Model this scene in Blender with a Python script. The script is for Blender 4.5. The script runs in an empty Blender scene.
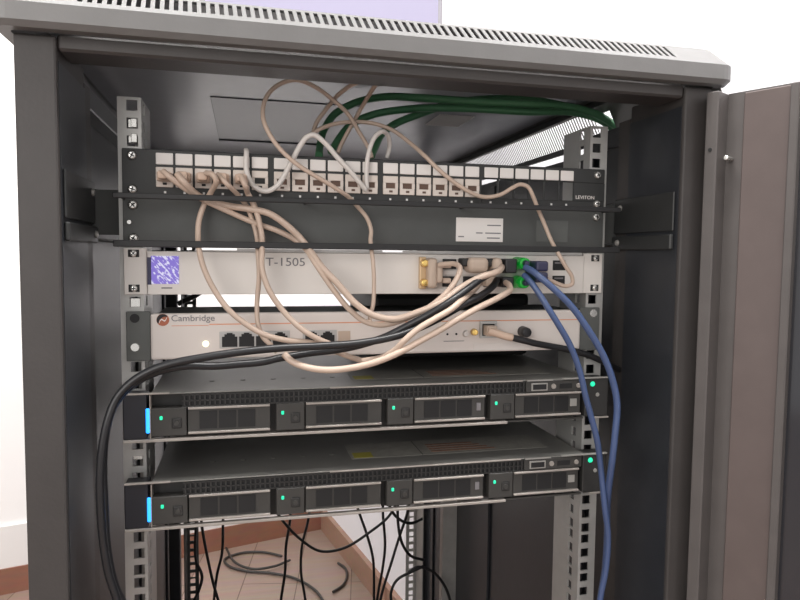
import bpy, bmesh, math, random
from mathutils import Vector, Matrix
random.seed(7)
S = bpy.context.scene
COL = S.collection
ZO = 1.25                      # height of the patch panel's top edge above the floor
WID = 0.4826                   # nineteen-inch panel width
U = 0.04445

# ------------------------------------------------------------------ materials
def mat(name, col, rough=0.5, metal=0.0, spec=0.5, noise=0.0, nscale=40.0, bump=0.0, bscale=300.0, emit=None, estr=0.0, coat=0.0, alpha=None, trans=0.0):
    m = bpy.data.materials.new(name); m.use_nodes = True
    nt = m.node_tree; b = nt.nodes['Principled BSDF']
    b.inputs['Base Color'].default_value = (*col, 1)
    b.inputs['Roughness'].default_value = rough
    b.inputs['Metallic'].default_value = metal
    b.inputs['Specular IOR Level'].default_value = spec
    b.inputs['Coat Weight'].default_value = coat
    b.inputs['Transmission Weight'].default_value = trans
    if emit:
        b.inputs['Emission Color'].default_value = (*emit, 1)
        b.inputs['Emission Strength'].default_value = estr
    tc = nt.nodes.new('ShaderNodeTexCoord')
    if noise:
        n = nt.nodes.new('ShaderNodeTexNoise'); n.inputs['Scale'].default_value = nscale; n.inputs['Detail'].default_value = 4
        nt.links.new(tc.outputs['Object'], n.inputs['Vector'])
        r = nt.nodes.new('ShaderNodeValToRGB')
        r.color_ramp.elements[0].position = .3; r.color_ramp.elements[1].position = .7
        r.color_ramp.elements[0].color = (*[c * (1 - noise) for c in col], 1)
        r.color_ramp.elements[1].color = (*[min(1, c * (1 + noise)) for c in col], 1)
        nt.links.new(n.outputs['Fac'], r.inputs['Fac']); nt.links.new(r.outputs['Color'], b.inputs['Base Color'])
    if bump:
        n2 = nt.nodes.new('ShaderNodeTexNoise'); n2.inputs['Scale'].default_value = bscale
        nt.links.new(tc.outputs['Object'], n2.inputs['Vector'])
        bp = nt.nodes.new('ShaderNodeBump'); bp.inputs['Strength'].default_value = bump; bp.inputs['Distance'].default_value = .001
        nt.links.new(n2.outputs['Fac'], bp.inputs['Height']); nt.links.new(bp.outputs['Normal'], b.inputs['Normal'])
    return m

M = {}
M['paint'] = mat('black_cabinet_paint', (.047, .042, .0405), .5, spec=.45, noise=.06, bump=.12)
M['paint_shaded'] = mat('black_paint_shaded', (.022, .024, .029), .42, spec=.5, noise=.1, bump=.08)  # cabinet paint darkened: interior shade is put into the colour
M['roofpaint'] = mat('grey_roof_paint', (.155, .152, .150), .42, noise=.04, bump=.08)
M['ceil'] = mat('glossy_under_roof_paint', (.27, .275, .31), .30, spec=.6, noise=.05)  # haze and reflected rear light are lightened into this colour
M['fanplate'] = mat('grey_fan_plate_paint', (.15, .155, .17), .35)
M['doorpaint'] = mat('brown_grey_door_paint', (.094, .084, .081), .5, noise=.06, bump=.1)
M['doorreflect'] = mat('door_paint_with_reflection', (.115, .090, .085), .35, noise=.05, bump=.06)  # door paint with a warm reflection put into its colour
M['glass'] = mat('smoked_door_glass', (.03, .03, .035), .08, spec=.6)
M['zinc'] = mat('zinc_plated_steel', (.46, .455, .44), .4, metal=.45, noise=.08)
M['greymetal'] = mat('grey_galvanised_steel', (.36, .35, .33), .5, metal=.3, noise=.08)
M['screw'] = mat('bright_screw_steel', (.80, .79, .76), .25, metal=.8)
M['brass'] = mat('brass_thumbscrew', (.95, .66, .22), .22, metal=.85)
M['panel'] = mat('black_panel_steel', (.030, .031, .031), .5, noise=.1)
M['blank'] = mat('charcoal_panel_steel', (.070, .073, .071), .5, noise=.08)
M['bar'] = mat('black_bar_steel', (.016, .016, .017), .5)
M['jack'] = mat('ivory_jack_plastic', (.72, .64, .58), .45)
M['window'] = mat('white_paper_label', (.80, .76, .73), .6)
M['dark'] = mat('dark_socket_plastic', (.012, .012, .013), .6)
M['brownsock'] = mat('brown_socket_contacts', (.12, .07, .05), .6)
M['whitebox'] = mat('pale_painted_front', (.74, .70, .66), .45, noise=.015, nscale=15)
M['cambox'] = mat('pale_plastic_front', (.70, .64, .60), .45, noise=.015, nscale=15)
M['lip'] = mat('pale_grey_lid_edge', (.48, .47, .46), .4)
M['darkcase'] = mat('dark_grey_case_steel', (.055, .057, .056), .45, noise=.1)
M['ear'] = mat('dark_olive_grey_ear', (.105, .11, .105), .5, noise=.05)
M['server'] = mat('server_lid_steel', (.23, .225, .21), .42, metal=.35, noise=.06, nscale=20)
M['serverdark'] = mat('server_black_plastic', (.028, .0275, .027), .5, noise=.08)
M['serverwin'] = mat('server_grille_black', (.010, .010, .011), .6)
M['drive'] = mat('drive_carrier_grey', (.046, .044, .041), .45, noise=.08)
M['earblack'] = mat('server_ear_black', (.018, .018, .024), .4)
M['silver'] = mat('silver_edge', (.40, .365, .335), .38, metal=.3)
M['sticker'] = mat('grey_sticker', (.27, .26, .235), .5, noise=.12, nscale=150)
M['yellow'] = mat('yellow_print', (.34, .30, .05), .6)
M['redprint'] = mat('reddish_print', (.24, .13, .09), .6, noise=.3, nscale=300)
M['beige'] = mat('beige_cable_pvc', (.54, .415, .335), .42, noise=.04)
M['ivory'] = mat('white_cable_pvc', (.68, .635, .60), .38)
M['plug'] = mat('beige_plug_plastic', (.62, .46, .36), .4)
M['tan'] = mat('tan_connector_hood', (.52, .41, .33), .4)
M['gold'] = mat('amber_connector_body', (.62, .44, .26), .35, metal=.2)
M['black'] = mat('black_cable_pvc', (.014, .014, .016), .38)
M['greycable'] = mat('dark_grey_floor_cable', (.035, .031, .028), .5)
M['blue'] = mat('blue_cable_pvc', (.065, .10, .215), .36, noise=.05)
M['navy'] = mat('navy_plug', (.03, .03, .075), .4)
M['green'] = mat('dark_green_cable', (.085, .25, .12), .45)
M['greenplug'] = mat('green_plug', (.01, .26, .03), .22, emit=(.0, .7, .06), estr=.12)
M['wall'] = mat('white_wall_paint', (.90, .885, .88), .7, noise=.01, nscale=3, bump=.05)
M['wallr'] = mat('white_wall_paint_shadow_tint', (.86, .85, .88), .7, noise=.01, nscale=3, bump=.05)  # wall paint with a lilac shadow tint put into its colour
M['trim'] = mat('white_trunking', (.80, .78, .77), .5)
M['ink'] = mat('grey_ink', (.20, .19, .20), .6)
M['inklight'] = mat('pale_ink', (.70, .70, .70), .6)
M['orange'] = mat('orange_ink', (.70, .33, .20), .6)
M['redlogo'] = mat('brick_red_ink', (.42, .13, .07), .6)
M['ledgreen'] = mat('green_led', (.02, .5, .3), .3, emit=(.02, .85, .42), estr=.9)
M['ledblue'] = mat('blue_led', (.05, .3, .9), .3, emit=(.02, .30, 1), estr=2.0)
M['ledwhite'] = mat('warm_led', (.9, .9, .7), .3, emit=(1, .98, .70), estr=1.3)
M['bezel'] = mat('grey_screen_bezel', (.22, .21, .23), .5)
M['screenlit'] = mat('lilac_lit_screen', (.03, .03, .04), .5, emit=(.58, .52, .72), estr=.95)

def wood(name, base, dark, plank, axis_rot, rough=.35):
    m = bpy.data.materials.new(name); m.use_nodes = True
    nt = m.node_tree; b = nt.nodes['Principled BSDF']; b.inputs['Roughness'].default_value = rough
    tc = nt.nodes.new('ShaderNodeTexCoord'); mp = nt.nodes.new('ShaderNodeMapping')
    mp.inputs['Rotation'].default_value = (0, 0, axis_rot)
    nt.links.new(tc.outputs['Object'], mp.inputs['Vector'])
    br = nt.nodes.new('ShaderNodeTexBrick')
    br.inputs['Scale'].default_value = 1; br.inputs['Brick Width'].default_value = 1.1; br.inputs['Row Height'].default_value = plank
    br.inputs['Mortar Size'].default_value = .0018; br.inputs['Color1'].default_value = (*base, 1)
    br.inputs['Color2'].default_value = (*[c * .82 for c in base], 1); br.inputs['Mortar'].default_value = (*dark, 1)
    nt.links.new(mp.outputs['Vector'], br.inputs['Vector'])
    mp2 = nt.nodes.new('ShaderNodeMapping'); mp2.inputs['Rotation'].default_value = (0, 0, axis_rot); mp2.inputs['Scale'].default_value = (3, 40, 40)
    nt.links.new(tc.outputs['Object'], mp2.inputs['Vector'])
    n = nt.nodes.new('ShaderNodeTexNoise'); n.inputs['Scale'].default_value = 1.5; n.inputs['Detail'].default_value = 5
    nt.links.new(mp2.outputs['Vector'], n.inputs['Vector'])
    mx = nt.nodes.new('ShaderNodeMix'); mx.data_type = 'RGBA'; mx.blend_type = 'MULTIPLY'; mx.inputs[0].default_value = .35
    nt.links.new(br.outputs['Color'], mx.inputs[6]); nt.links.new(n.outputs['Color'], mx.inputs[7])
    nt.links.new(mx.outputs[2], b.inputs['Base Color'])
    return m
M['floor'] = wood('wood_laminate_floor', (.37, .265, .215), (.14, .085, .06), .19, math.radians(-80))
M['skirt'] = wood('wood_skirting', (.33, .15, .10), (.3, .15, .1), 3.0, 0, .4)
M['skirtr'] = wood('wood_skirting_side', (.42, .25, .175), (.3, .15, .1), 3.0, 0, .4)

def display_mat():
    m = bpy.data.materials.new('violet_pixel_display'); m.use_nodes = True
    nt = m.node_tree; b = nt.nodes['Principled BSDF']; b.inputs['Roughness'].default_value = .3
    b.inputs['Base Color'].default_value = (.1, .08, .2, 1)
    tc = nt.nodes.new('ShaderNodeTexCoord'); mp = nt.nodes.new('ShaderNodeMapping')
    m0 = nt.nodes.new('ShaderNodeMapping'); m0.inputs['Rotation'].default_value = (0, math.radians(-50), 0)
    nt.links.new(tc.outputs['Object'], m0.inputs['Vector']); nt.links.new(m0.outputs['Vector'], mp.inputs['Vector'])
    mp.inputs['Scale'].default_value = (230, 100, 700)
    n = nt.nodes.new('ShaderNodeTexNoise'); n.inputs['Scale'].default_value = 1.0; n.inputs['Detail'].default_value = 2
    nt.links.new(mp.outputs['Vector'], n.inputs['Vector'])
    r = nt.nodes.new('ShaderNodeValToRGB')
    r.color_ramp.elements[0].position = .52; r.color_ramp.elements[0].color = (.20, .14, .62, 1)
    r.color_ramp.elements[1].position = .60; r.color_ramp.elements[1].color = (.85, .85, 1, 1)
    nt.links.new(n.outputs['Fac'], r.inputs['Fac']); nt.links.new(r.outputs['Color'], b.inputs['Emission Color'])
    b.inputs['Emission Strength'].default_value = .75
    return m
M['display'] = display_mat()

# ------------------------------------------------------------------ mesh helpers
ORIGIN = {}
class MB:
    """collects shapes (world coordinates, z measured from the patch panel's top) into one mesh"""
    def __init__(s, xf=None): s.bm = bmesh.new(); s.xf = xf
    def box(s, x0, x1, y0, y1, z0, z1, bev=0.0, seg=1, xf=None):
        t = bmesh.new()
        bmesh.ops.create_cube(t, size=1)
        sc = Matrix.Diagonal((abs(x1 - x0), abs(y1 - y0), abs(z1 - z0), 1))
        bmesh.ops.transform(t, matrix=Matrix.Translation(((x0 + x1) / 2, (y0 + y1) / 2, (z0 + z1) / 2)) @ sc, verts=t.verts)
        if bev: bmesh.ops.bevel(t, geom=list(t.edges), offset=bev, segments=seg, affect='EDGES', profile=.5)
        s._merge(t, xf); return s
    def _merge(s, t, xf=None):
        if xf: bmesh.ops.transform(t, matrix=xf, verts=t.verts)
        me = bpy.data.meshes.new('tmp'); t.to_mesh(me); t.free(); s.bm.from_mesh(me); bpy.data.meshes.remove(me)
    def cyl(s, c, axis, r0, r1, depth, seg=24, bev=0.0):
        """a cone or cylinder starting at c and running along axis"""
        t = bmesh.new()
        bmesh.ops.create_cone(t, cap_ends=True, segments=seg, radius1=r0, radius2=r1, depth=depth)
        if bev:
            ed = [e for e in t.edges if abs(e.verts[0].co.z - e.verts[1].co.z) < 1e-7 and e.verts[0].co.z > 0 and len(e.link_faces) == 2]
            bmesh.ops.bevel(t, geom=ed, offset=bev, segments=2, affect='EDGES', profile=.5)
        a = Vector(axis).normalized()
        q = Vector((0, 0, 1)).rotation_difference(a).to_matrix().to_4x4()
        s._merge(t, Matrix.Translation(Vector(c) + a * depth / 2) @ q); return s
    def tube(s, pts, r, seg=10, sub=8, taper=None):
        P = spline([Vector(p) for p in pts], sub)
        n = len(P); rings = []
        T = [(P[min(i + 1, n - 1)] - P[max(i - 1, 0)]).normalized() for i in range(n)]
        nrm = T[0].orthogonal().normalized()
        for i in range(n):
            nrm = (nrm - T[i] * nrm.dot(T[i])).normalized(); bi = T[i].cross(nrm)
            ring = []
            for k in range(seg):
                a = 2 * math.pi * k / seg
                ring.append(s.bm.verts.new(P[i] + (nrm * math.cos(a) + bi * math.sin(a)) * r))
            rings.append(ring)
        for i in range(n - 1):
            for k in range(seg):
                f = s.bm.faces.new((rings[i][k], rings[i][(k + 1) % seg], rings[i + 1][(k + 1) % seg], rings[i + 1][k])); f.smooth = True
        s.bm.faces.new(list(reversed(rings[0]))); s.bm.faces.new(rings[-1]); return s
    def face(s, *co):
        s.bm.faces.new([s.bm.verts.new(c) for c in co]); return s
    def build(s, name, m, parent=None, smooth=False):
        if s.xf: bmesh.ops.transform(s.bm, matrix=s.xf, verts=s.bm.verts)
        base = ORIGIN[parent.name] if parent else Vector((0, 0, 0))
        bmesh.ops.translate(s.bm, vec=Vector((0, 0, ZO)) - base, verts=s.bm.verts)
        bmesh.ops.recalc_face_normals(s.bm, faces=s.bm.faces)
        me = bpy.data.meshes.new(name); s.bm.to_mesh(me); s.bm.free()
        me.materials.append(m if not isinstance(m, str) else M[m])
        if smooth:
            for p in me.polygons: p.use_smooth = True
        o = bpy.data.objects.new(name, me); COL.objects.link(o)
        if parent: o.parent = parent
        ORIGIN[o.name] = base.copy() if parent else Vector((0, 0, 0))
        return o

def spline(P, sub):
    if len(P) < 3:
        return [P[0].lerp(P[1], i / sub) for i in range(sub + 1)]
    E = [P[0] * 2 - P[1]] + P + [P[-1] * 2 - P[-2]]
    out = []
    for i in range(1, len(E) - 2):
        a, b, c, d = E[i - 1], E[i], E[i + 1], E[i + 2]
        t0 = 0; t1 = t0 + max((b - a).length, 1e-5) ** .5; t2 = t1 + max((c - b).length, 1e-5) ** .5; t3 = t2 + max((d - c).length, 1e-5) ** .5
        for k in range(sub):
            t = t1 + (t2 - t1) * k / sub
            A1 = a * ((t1 - t) / (t1 - t0)) + b * ((t - t0) / (t1 - t0)); A2 = b * ((t2 - t) / (t2 - t1)) + c * ((t - t1) / (t2 - t1)); A3 = c * ((t3 - t) / (t3 - t2)) + d * ((t - t2) / (t3 - t2))
            B1 = A1 * ((t2 - t) / (t2 - t0)) + A2 * ((t - t0) / (t2 - t0)); B2 = A2 * ((t3 - t) / (t3 - t1)) + A3 * ((t - t1) / (t3 - t1))
            out.append(B1 * ((t2 - t) / (t2 - t1)) + B2 * ((t - t1) / (t2 - t1)))
    out.append(P[-1]); return out

def tag(o, label=None, cat=None, group=None, kind=None):
    if label: o['label'] = label
    if cat: o['category'] = cat
    if group: o['group'] = group
    if kind: o['kind'] = kind
    return o
def thing(name, label, cat, loc, group=None):
    o = bpy.data.objects.new(name, None); COL.objects.link(o)
    o.empty_display_size = .02
    o.location = Vector(loc) + Vector((0, 0, ZO)); ORIGIN[o.name] = o.location.copy()
    return tag(o, label, cat, group)
def copy_tree(o, parent=None):
    c = o.copy(); COL.objects.link(c); c.parent = parent
    for ch in list(o.children): copy_tree(ch, c)
    return c
def text(name, body, x, z, h, y, m, parent, width=None, ext=.0003):
    cu = bpy.data.curves.new('t', 'FONT'); cu.body = body; cu.size = 1; cu.extrude = 0
    to = bpy.data.objects.new('t', cu); COL.objects.link(to)
    bpy.context.view_layer.update()
    me = bpy.data.meshes.new_from_object(to.evaluated_get(bpy.context.evaluated_depsgraph_get()))
    bpy.data.objects.remove(to); bpy.data.curves.remove(cu)
    xs = [v.co.x for v in me.vertices]; ys = [v.co.y for v in me.vertices]
    k = h / (max(ys) - min(ys)); kx = (width / (max(xs) - min(xs))) if width else k
    mb = MB(); t = bmesh.new(); t.from_mesh(me); bpy.data.meshes.remove(me)
    r = bmesh.ops.extrude_face_region(t, geom=list(t.faces))
    bmesh.ops.translate(t, vec=(0, 0, ext / k), verts=[v for v in r['geom'] if isinstance(v, bmesh.types.BMVert)])
    x0, y0 = min(xs), min(ys)
    for v in t.verts:
        v.co = Vector((x + (v.co.x - x0) * kx, y - v.co.z * k, z + (v.co.y - y0) * k))
    mb._merge(t)
    return mb.build(name, m, parent)
def screw(x, z, y, parent, r=.0042):
    mb = MB()
    mb.cyl((x, y, z), (0, -1, 0), r, r * .62, .0026, 20, .0004)
    o = mb.build('screw', 'screw', parent, True)
    c = MB(); a = random.uniform(0, 1.5)
    R = Matrix.Translation((x, y - .0026, z)) @ Matrix.Rotation(a, 4, 'Y')
    c.box(-r * .5, r * .5, -.0002, .0004, -r * .11, r * .11, xf=R).box(-r * .11, r * .11, -.0002, .0004, -r * .5, r * .5, xf=R)
    c.build('cross_slot', 'dark', o)
    return o

# ------------------------------------------------------------------ the room
def struct(mb, name, m): return tag(mb.build(name, m), kind='structure')
FL = -ZO
mb = MB(); mb.box(-4.5, 2.6, -3.2, 3.4, FL - .06, FL); struct(mb, 'floor', 'floor')
CX, CY = .435, 2.085                          # the room corner behind the cabinet
bd = Vector((-1.069, -.298, 0)).normalized()  # along the back wall, away from the corner
rd = Vector((.182, -.983, 0)).normalized()    # along the right wall, towards the viewer
def wallbox(d, n, length, t0, t1, z0, z1, m, name):
    """a slab along direction d, from t0 to t1 out of the wall line along normal n"""
    mb = MB(); xf = Matrix(((d.x, n.x, 0, CX), (d.y, n.y, 0, CY), (0, 0, 1, 0), (0, 0, 0, 1)))
    mb.box(0, length, t0, t1, z0, z1, xf=xf); return struct(mb, name, m)
bn = Vector((-bd.y, bd.x, 0)); bn = bn if bn.y < 0 else -bn       # into the room
rn = Vector((-rd.y, rd.x, 0)); rn = rn if rn.x < 0 else -rn
wallbox(bd, bn, 4.6, -.12, 0, FL, 1.5, 'wall', 'wall_back')
wallbox(rd, rn, 4.6, -.12, 0, FL, 1.5, 'wallr', 'wall_right')
wallbox(bd, bn, 4.6, 0, .018, FL, FL + .088, 'skirt', 'baseboard_back')
wallbox(bd, bn, 4.6, 0, .012, FL + .088, FL + .232, 'trim', 'trim_1')
wallbox(rd, rn, 4.0, 0, .018, FL, FL + .088, 'skirtr', 'baseboard_right')

# ------------------------------------------------------------------ the cabinet
cab = thing('server_cabinet', 'black steel server cabinet with slotted grey roof and open front door', 'cabinet', (WID / 2, .4, FL))
X0, X1 = -.060, .5426          # outer faces of the posts
YF, YB = -.090, .90
# posts
for sx, xa, xb in ((-1, X0, -.0305), (1, .5131, X1)):
    mb = MB(); mb.box(xa, xb, YF, 0.0, FL + .05, .068, .002, 2)
    mb.box(xa if sx > 0 else xb - .004, xa + .004 if sx > 0 else xb, 0.0, .022, FL + .05, .055)
    po = mb.build('front_post', 'paint', cab)
    xi = xb if sx < 0 else xa
    a, b = (xi - .001, xi + .0006) if sx < 0 else (xi - .0006, xi + .001)
    MB().box(a, b, YF + .004, .0, FL + .06, .050).build('shaded_face', 'paint_shaded', po)  # thin lining added to carry the post's painted shade
for xa, xb in ((X0, -.035), (.5176, X1)):
    MB().box(xa, xb, YB - .03, YB, FL + .05, .068, .002).build('rear_post', 'paint_shaded', cab)
# side panels with a formed vertical rib
for sx, xo in ((-1, X0), (1, X1)):
    mb = MB(); t = .0015
    xi = xo - sx * t
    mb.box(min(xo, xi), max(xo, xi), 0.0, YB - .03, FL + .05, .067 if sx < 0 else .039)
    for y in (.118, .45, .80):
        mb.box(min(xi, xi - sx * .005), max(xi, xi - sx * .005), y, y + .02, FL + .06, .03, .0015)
    o = mb.build('side_panel', 'paint_shaded', cab)
# top frame, base
mb = MB(); mb.box(-.0305, .5131, YF + .002, -.050, .0575, .070, .002).box(-.0305, .5131, -.0505, -.044, .0605, .070, .001)
mb.build('front_crossbar', 'paint', cab)
MB().box(-.035, .5176, YB - .03, YB, .04, .068, .002).build('rear_crossbar', 'paint_shaded', cab)
MB().box(X0 + .0016, -.040, .023, YB - .031, .046, .066, .001).build('side_rail', 'paint_shaded', cab)
MB().box(X1 - .005, X1 - .0005, .0225, YB - .031, .0475, .0555, .001).box(X1 - .0055, X1 - .0002, .0222, .135, .0365, .0600, .001).build('side_rail', 'paint_shaded', cab)
MB().box(X0, X1, YF, YB, FL + .02, FL + .0499, .002).build('base', 'paint', cab)
for x in (-.03, .51):
    for y in (-.05, .85): MB().cyl((x, y, FL), (0, 0, 1), .022, .018, .0205).build('foot', 'black', cab)

# roof: vertical rim, sloped rim with slots in front and on the right, flat top
def loop(x0, x1, y0, y1, r, z, n=5):
    out = []
    for cx, cy, a0 in ((x1 - r, y0 + r, -90), (x1 - r, y1 - r, 0), (x0 + r, y1 - r, 90), (x0 + r, y0 + r, 180)):
        for i in range(n + 1):
            a = math.radians(a0 + 90 * i / n); out.append((cx + r * math.cos(a), cy + r * math.sin(a), z))
    return out
RX0, RX1, RY0, RY1 = -.0745, .5565, -.1065, YB + .01
fi, si = .033, .003
mb = MB()
def ring(la, lb, skip=()):
    n = len(la)
    for i in range(n):
        if i in skip: continue
        mb.face(la[i], la[(i + 1) % n], lb[(i + 1) % n], lb[i])
n = 5
L0 = loop(RX0 + .013, RX1 - .013, RY0 + .013, RY1 - .013, .006, .0685)
La = loop(RX0 + .004, RX1 - .004, RY0 + .004, RY1 - .004, .012, .0685)
Lb = loop(RX0, RX1, RY0, RY1, .015, .0725)
Lc = loop(RX0, RX1, RY0, RY1, .015, .0855)
Ld = loop(RX0 + si, RX1 - si, RY0 + fi, RY1 - si, .008, .1095)
ring(L0, La, (n,)); ring(La, Lb, (n,)); ring(Lb, Lc, (n,))
# loops run: right-front arc, right-back arc, left-back arc, left-front arc; the straight runs follow each arc
ring(Lc, Ld, skip=(n, 4 * (n + 1) - 1))
mb.face(*Ld)
def slotted(a, b, c, d, count, m0, m1, w, th):
    """a slotted strip: a-b is the lower edge, d-c the upper; slots run from fraction m0 to m1"""
    a, b, c, d = map(Vector, (a, b, c, d))
    lo = lambda t: a.lerp(b, t); hi = lambda t: d.lerp(c, t)
    P = lambda t, f: lo(t).lerp(hi(t), f)
    N = (b - a).cross(d - a).normalized() * th
    def quad(t0, t1, f0, f1):
        q = [P(t0, f0), P(t1, f0), P(t1, f1), P(t0, f1)]; q2 = [p - N for p in q]
        mb.face(*q); mb.face(*reversed(q2))
        for i in range(4): mb.face(q[i], q2[i], q2[(i + 1) % 4], q[(i + 1) % 4])
    quad(0, 1, 0, m0); quad(0, 1, m1, 1)
    step = 1 / count
    for i in range(count + 1):
        t0 = 0 if i == 0 else i * step - (step - w * step) / 2
        t1 = 1 if i == count else i * step + (step - w * step) / 2
        quad(max(0, t0), min(1, t1), m0, m1)
i0 = 4 * (n + 1) - 1
V = Vector
fa, fb, fc, fd = V(Lc[i0]), V(Lc[0]), V(Ld[0]), V(Ld[i0])
t0_, t1_ = .075, .925
e0, e1, h0_, h1_ = fa.lerp(fb, t0_), fa.lerp(fb, t1_), fd.lerp(fc, t0_), fd.lerp(fc, t1_)
mb.face(fa, e0, h0_, fd); mb.face(e1, fb, fc, h1_)
slotted(e0, e1, h1_, h0_, 75, .24, .88, .52, .0010)
# right side: a leaning skirt of slots, with an open square in front of it for cables
sx0, sx1, sy0, sy1, sz0, sz1 = RX1 - .001, RX1 - .019, .130, YB - .06, .058, .094
slotted((sx0, sy0, sz0), (sx0, sy1, sz0), (sx1, sy1, sz1), (sx1, sy0, sz1), 108, .05, .93, .72, .0008)
y_a, y_b = Lc[n][1], Lc[n + 1][1]
mb.face((sx1, y_a, sz1), (sx1, y_b, sz1), Ld[n + 1], Ld[n])
mb.face((sx0, y_a, sz0), (sx0, .092, sz0), (sx1, .092, sz1), (sx1, y_a, sz1))
mb.face((sx0, sy1, sz0), (sx0, y_b, sz0), (sx1, y_b, sz1), (sx1, sy1, sz1))
mb.face((sx0 - .0135, .092, .085), (sx0 - .0135, .130, .085), (sx1, .130, sz1), (sx1, .092, sz1))
mb.face(Lc[n], (sx1, y_a, sz1), Ld[n])
mb.build('roof', 'roofpaint', cab)
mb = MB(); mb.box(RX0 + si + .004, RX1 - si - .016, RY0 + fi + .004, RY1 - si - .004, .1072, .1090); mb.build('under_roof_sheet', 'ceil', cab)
mb = MB(); mb.box(.066, .262, .25, .58, .1060, .1073, .0005).box(.066, .262, .565, .58, .1035, .1073, .0005); mb.build('fan_plate', 'fanplate', cab)
mb = MB()
for k in range(15): mb.box(.379 + k * .0036, .381 + k * .0036, .268, .345, .1058, .1073)
mb.build('vent_grille', 'window', cab)  # pale bars stand in for light coming through the vent slots

# mounting rails with square holes
HOLES = []
k = 0
while True:
    base = .0445 - (k // 3) * U
    z = base - (.00635, .022225, .0381)[k % 3]
    if z < FL + .09: break
    HOLES.append(z); k += 1
def perforated(mb, horiz, z0, z1, a0, a1, h0, h1, b0, b1, step=1):
    """a plate in the (a, z) plane, thickness b0-b1, with a square hole h0-h1 at each pitch"""
    def bx(p0, p1, q0, q1):
        if horiz: mb.box(p0, p1, b0, b1, q0, q1)
        else: mb.box(b0, b1, p0, p1, q0, q1)
    bx(a0, h0, z0, z1); bx(h1, a1, z0, z1)
    cur = z1
    for z in HOLES:
        if z + .0048 < cur: bx(h0, h1, z + .0048, cur); cur = z - .0048
    bx(h0, h1, z0, cur)
def rail(xc, sx, y, name):
    """sx points towards the middle of the rack"""
    mb = MB(); z0, z1 = FL + .06, .0455
    xi = xc + sx * .0078
    perforated(mb, True, z0, z1, min(xc - sx * .0125, xi), max(xc - sx * .0125, xi), xc - .0048, xc + .0048, y + .0003, y + .0022)
    perforated(mb, False, z0, z1, y + .0023, y + .060, y + .014, y + .0235, min(xi, xi - sx * .002), max(xi, xi - sx * .002))
    bx = sorted((xi - sx * .002, xi - sx * .014))
    mb.box(bx[0], bx[1], y + .058, y + .060, z0, z1)
    return mb.build(name, 'zinc', cab)
HL, HR = .00875, WID - .00875
rail(HL, 1, 0, 'front_rail'); rail(HR, -1, 0, 'front_rail')
def rear_rail(xc, sx):
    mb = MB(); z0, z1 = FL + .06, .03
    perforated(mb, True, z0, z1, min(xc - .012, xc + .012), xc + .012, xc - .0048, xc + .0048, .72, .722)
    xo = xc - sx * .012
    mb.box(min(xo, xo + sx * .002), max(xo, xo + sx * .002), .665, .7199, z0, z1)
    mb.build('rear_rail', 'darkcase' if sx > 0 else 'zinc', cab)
rear_rail(.003, 1); rear_rail(.4635, -1)
MB().box(.5105, .5408, .640, .660, FL + .06, .03).build('rear_upright', 'zinc', cab)
# horizontal braces that carry the rails, with a step and bolts
for sx in (-1, 1):
    for zc in (-.058, -1.05):
        mb = MB()
        xa, xb = (X0 + .0016, -.0330) if sx < 0 else (.5156, X1 - .0016)
        mb.box(xa, xb, .0225, YB - .035, zc - .024, zc + .026, .0015)
        ox = sorted((xb if sx < 0 else xa, -.0045 if sx < 0 else .4871))
        mb.box(ox[0], ox[1], .023, .0255, zc - .020, zc + .022)
        o = mb.build('rail_brace', 'blank', cab)
        m2 = MB(); xs = sorted((-.0298 if sx < 0 else .5124, -.0278 if sx < 0 else .5104))
        m2.box(xs[0], xs[1], YF + .008, .0222, zc - .010, zc + .028, .0008)
        xs = sorted((-.0298 if sx < 0 else .5124, -.0255 if sx < 0 else .5081))
        m2.box(xs[0], xs[1], YF + .008, .0222, zc - .028, zc - .013, .0012)
        m2.build('brace_plate', 'panel', o)
        for dz in (.018, -.020):
            xx = (-.0278 if dz > 0 else -.0255) if sx < 0 else (.5104 if dz > 0 else .5081)
            b = MB(); b.cyl((xx, .010, zc + dz), (-sx, 0, 0), .0036, .0028, .002, 14, .0004); b.build('bolt', 'greymetal', o, True)
for z in (.009, .0225):
    mb = MB(); mb.box(HL - .0040, HL + .0040, .0026, .0060, z - .0040, z + .0040, .0006).box(HL - .0010, HL + .0042, -.0008, .0026, z - .0040, z + .0040, .0005)
    mb.build('cage_nut', 'screw', cab)
for z in (-.1405, -.316, -.284):
    mb = MB(); mb.box(HL - .0046, HL + .0046, .0026, .0060, z - .0044, z + .0044, .0006)
    mb.build('cage_nut', 'screw', cab)

# the front door, swung wide open on the right
ang = math.atan2(-.89, .456)
DH = Matrix.Translation((.5455, -.0915, 0)) @ Matrix.Rotation(ang, 4, 'Z')
mb = MB(DH); z0, z1 = FL + .06, .0605        # local x runs from the hinge to the free edge; local -y faces the rack side
def dbox(mb, u0, u1, w0, w1, za, zb, bev=0): mb.box(u0, u1, w0, w1, za, zb, bev)
dbox(mb, 0, .0115, -.020, .004, z0, z1, .001)
dbox(mb, .0115, .575, .0005, .0035, z0, z0 + .07); dbox(mb, .0115, .575, .0005, .0035, z1 - .002, z1)
dbox(mb, .0115, .0275, .0005, .0035, z0 + .07, z1 - .002)
dbox(mb, .068, .0755, -.010, .0035, z0 + .07, z1 - .002, .001)
dbox(mb, .50, .575, -.010, .0035, z0 + .07, z1 - .002)
door = mb.build('front_door', 'doorpaint', cab)
mb = MB(DH); dbox(mb, .0275, .0680, -.004, .0035, z0 + .07, z1 - .0022, .001); mb.build('door_stile', 'doorreflect', door)
mb = MB(DH); dbox(mb, .0755, .50, -.002, .0020, z0 + .071, z1 - .006); mb.build('glass_pane', 'glass', door)
mb = MB(DH); mb.cyl((.0165, .0006, -.001), (.1, -1, 0), .0022, .0022, .016, 14, .0004); mb.build('hinge_pin', 'screw', door, True)
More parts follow.
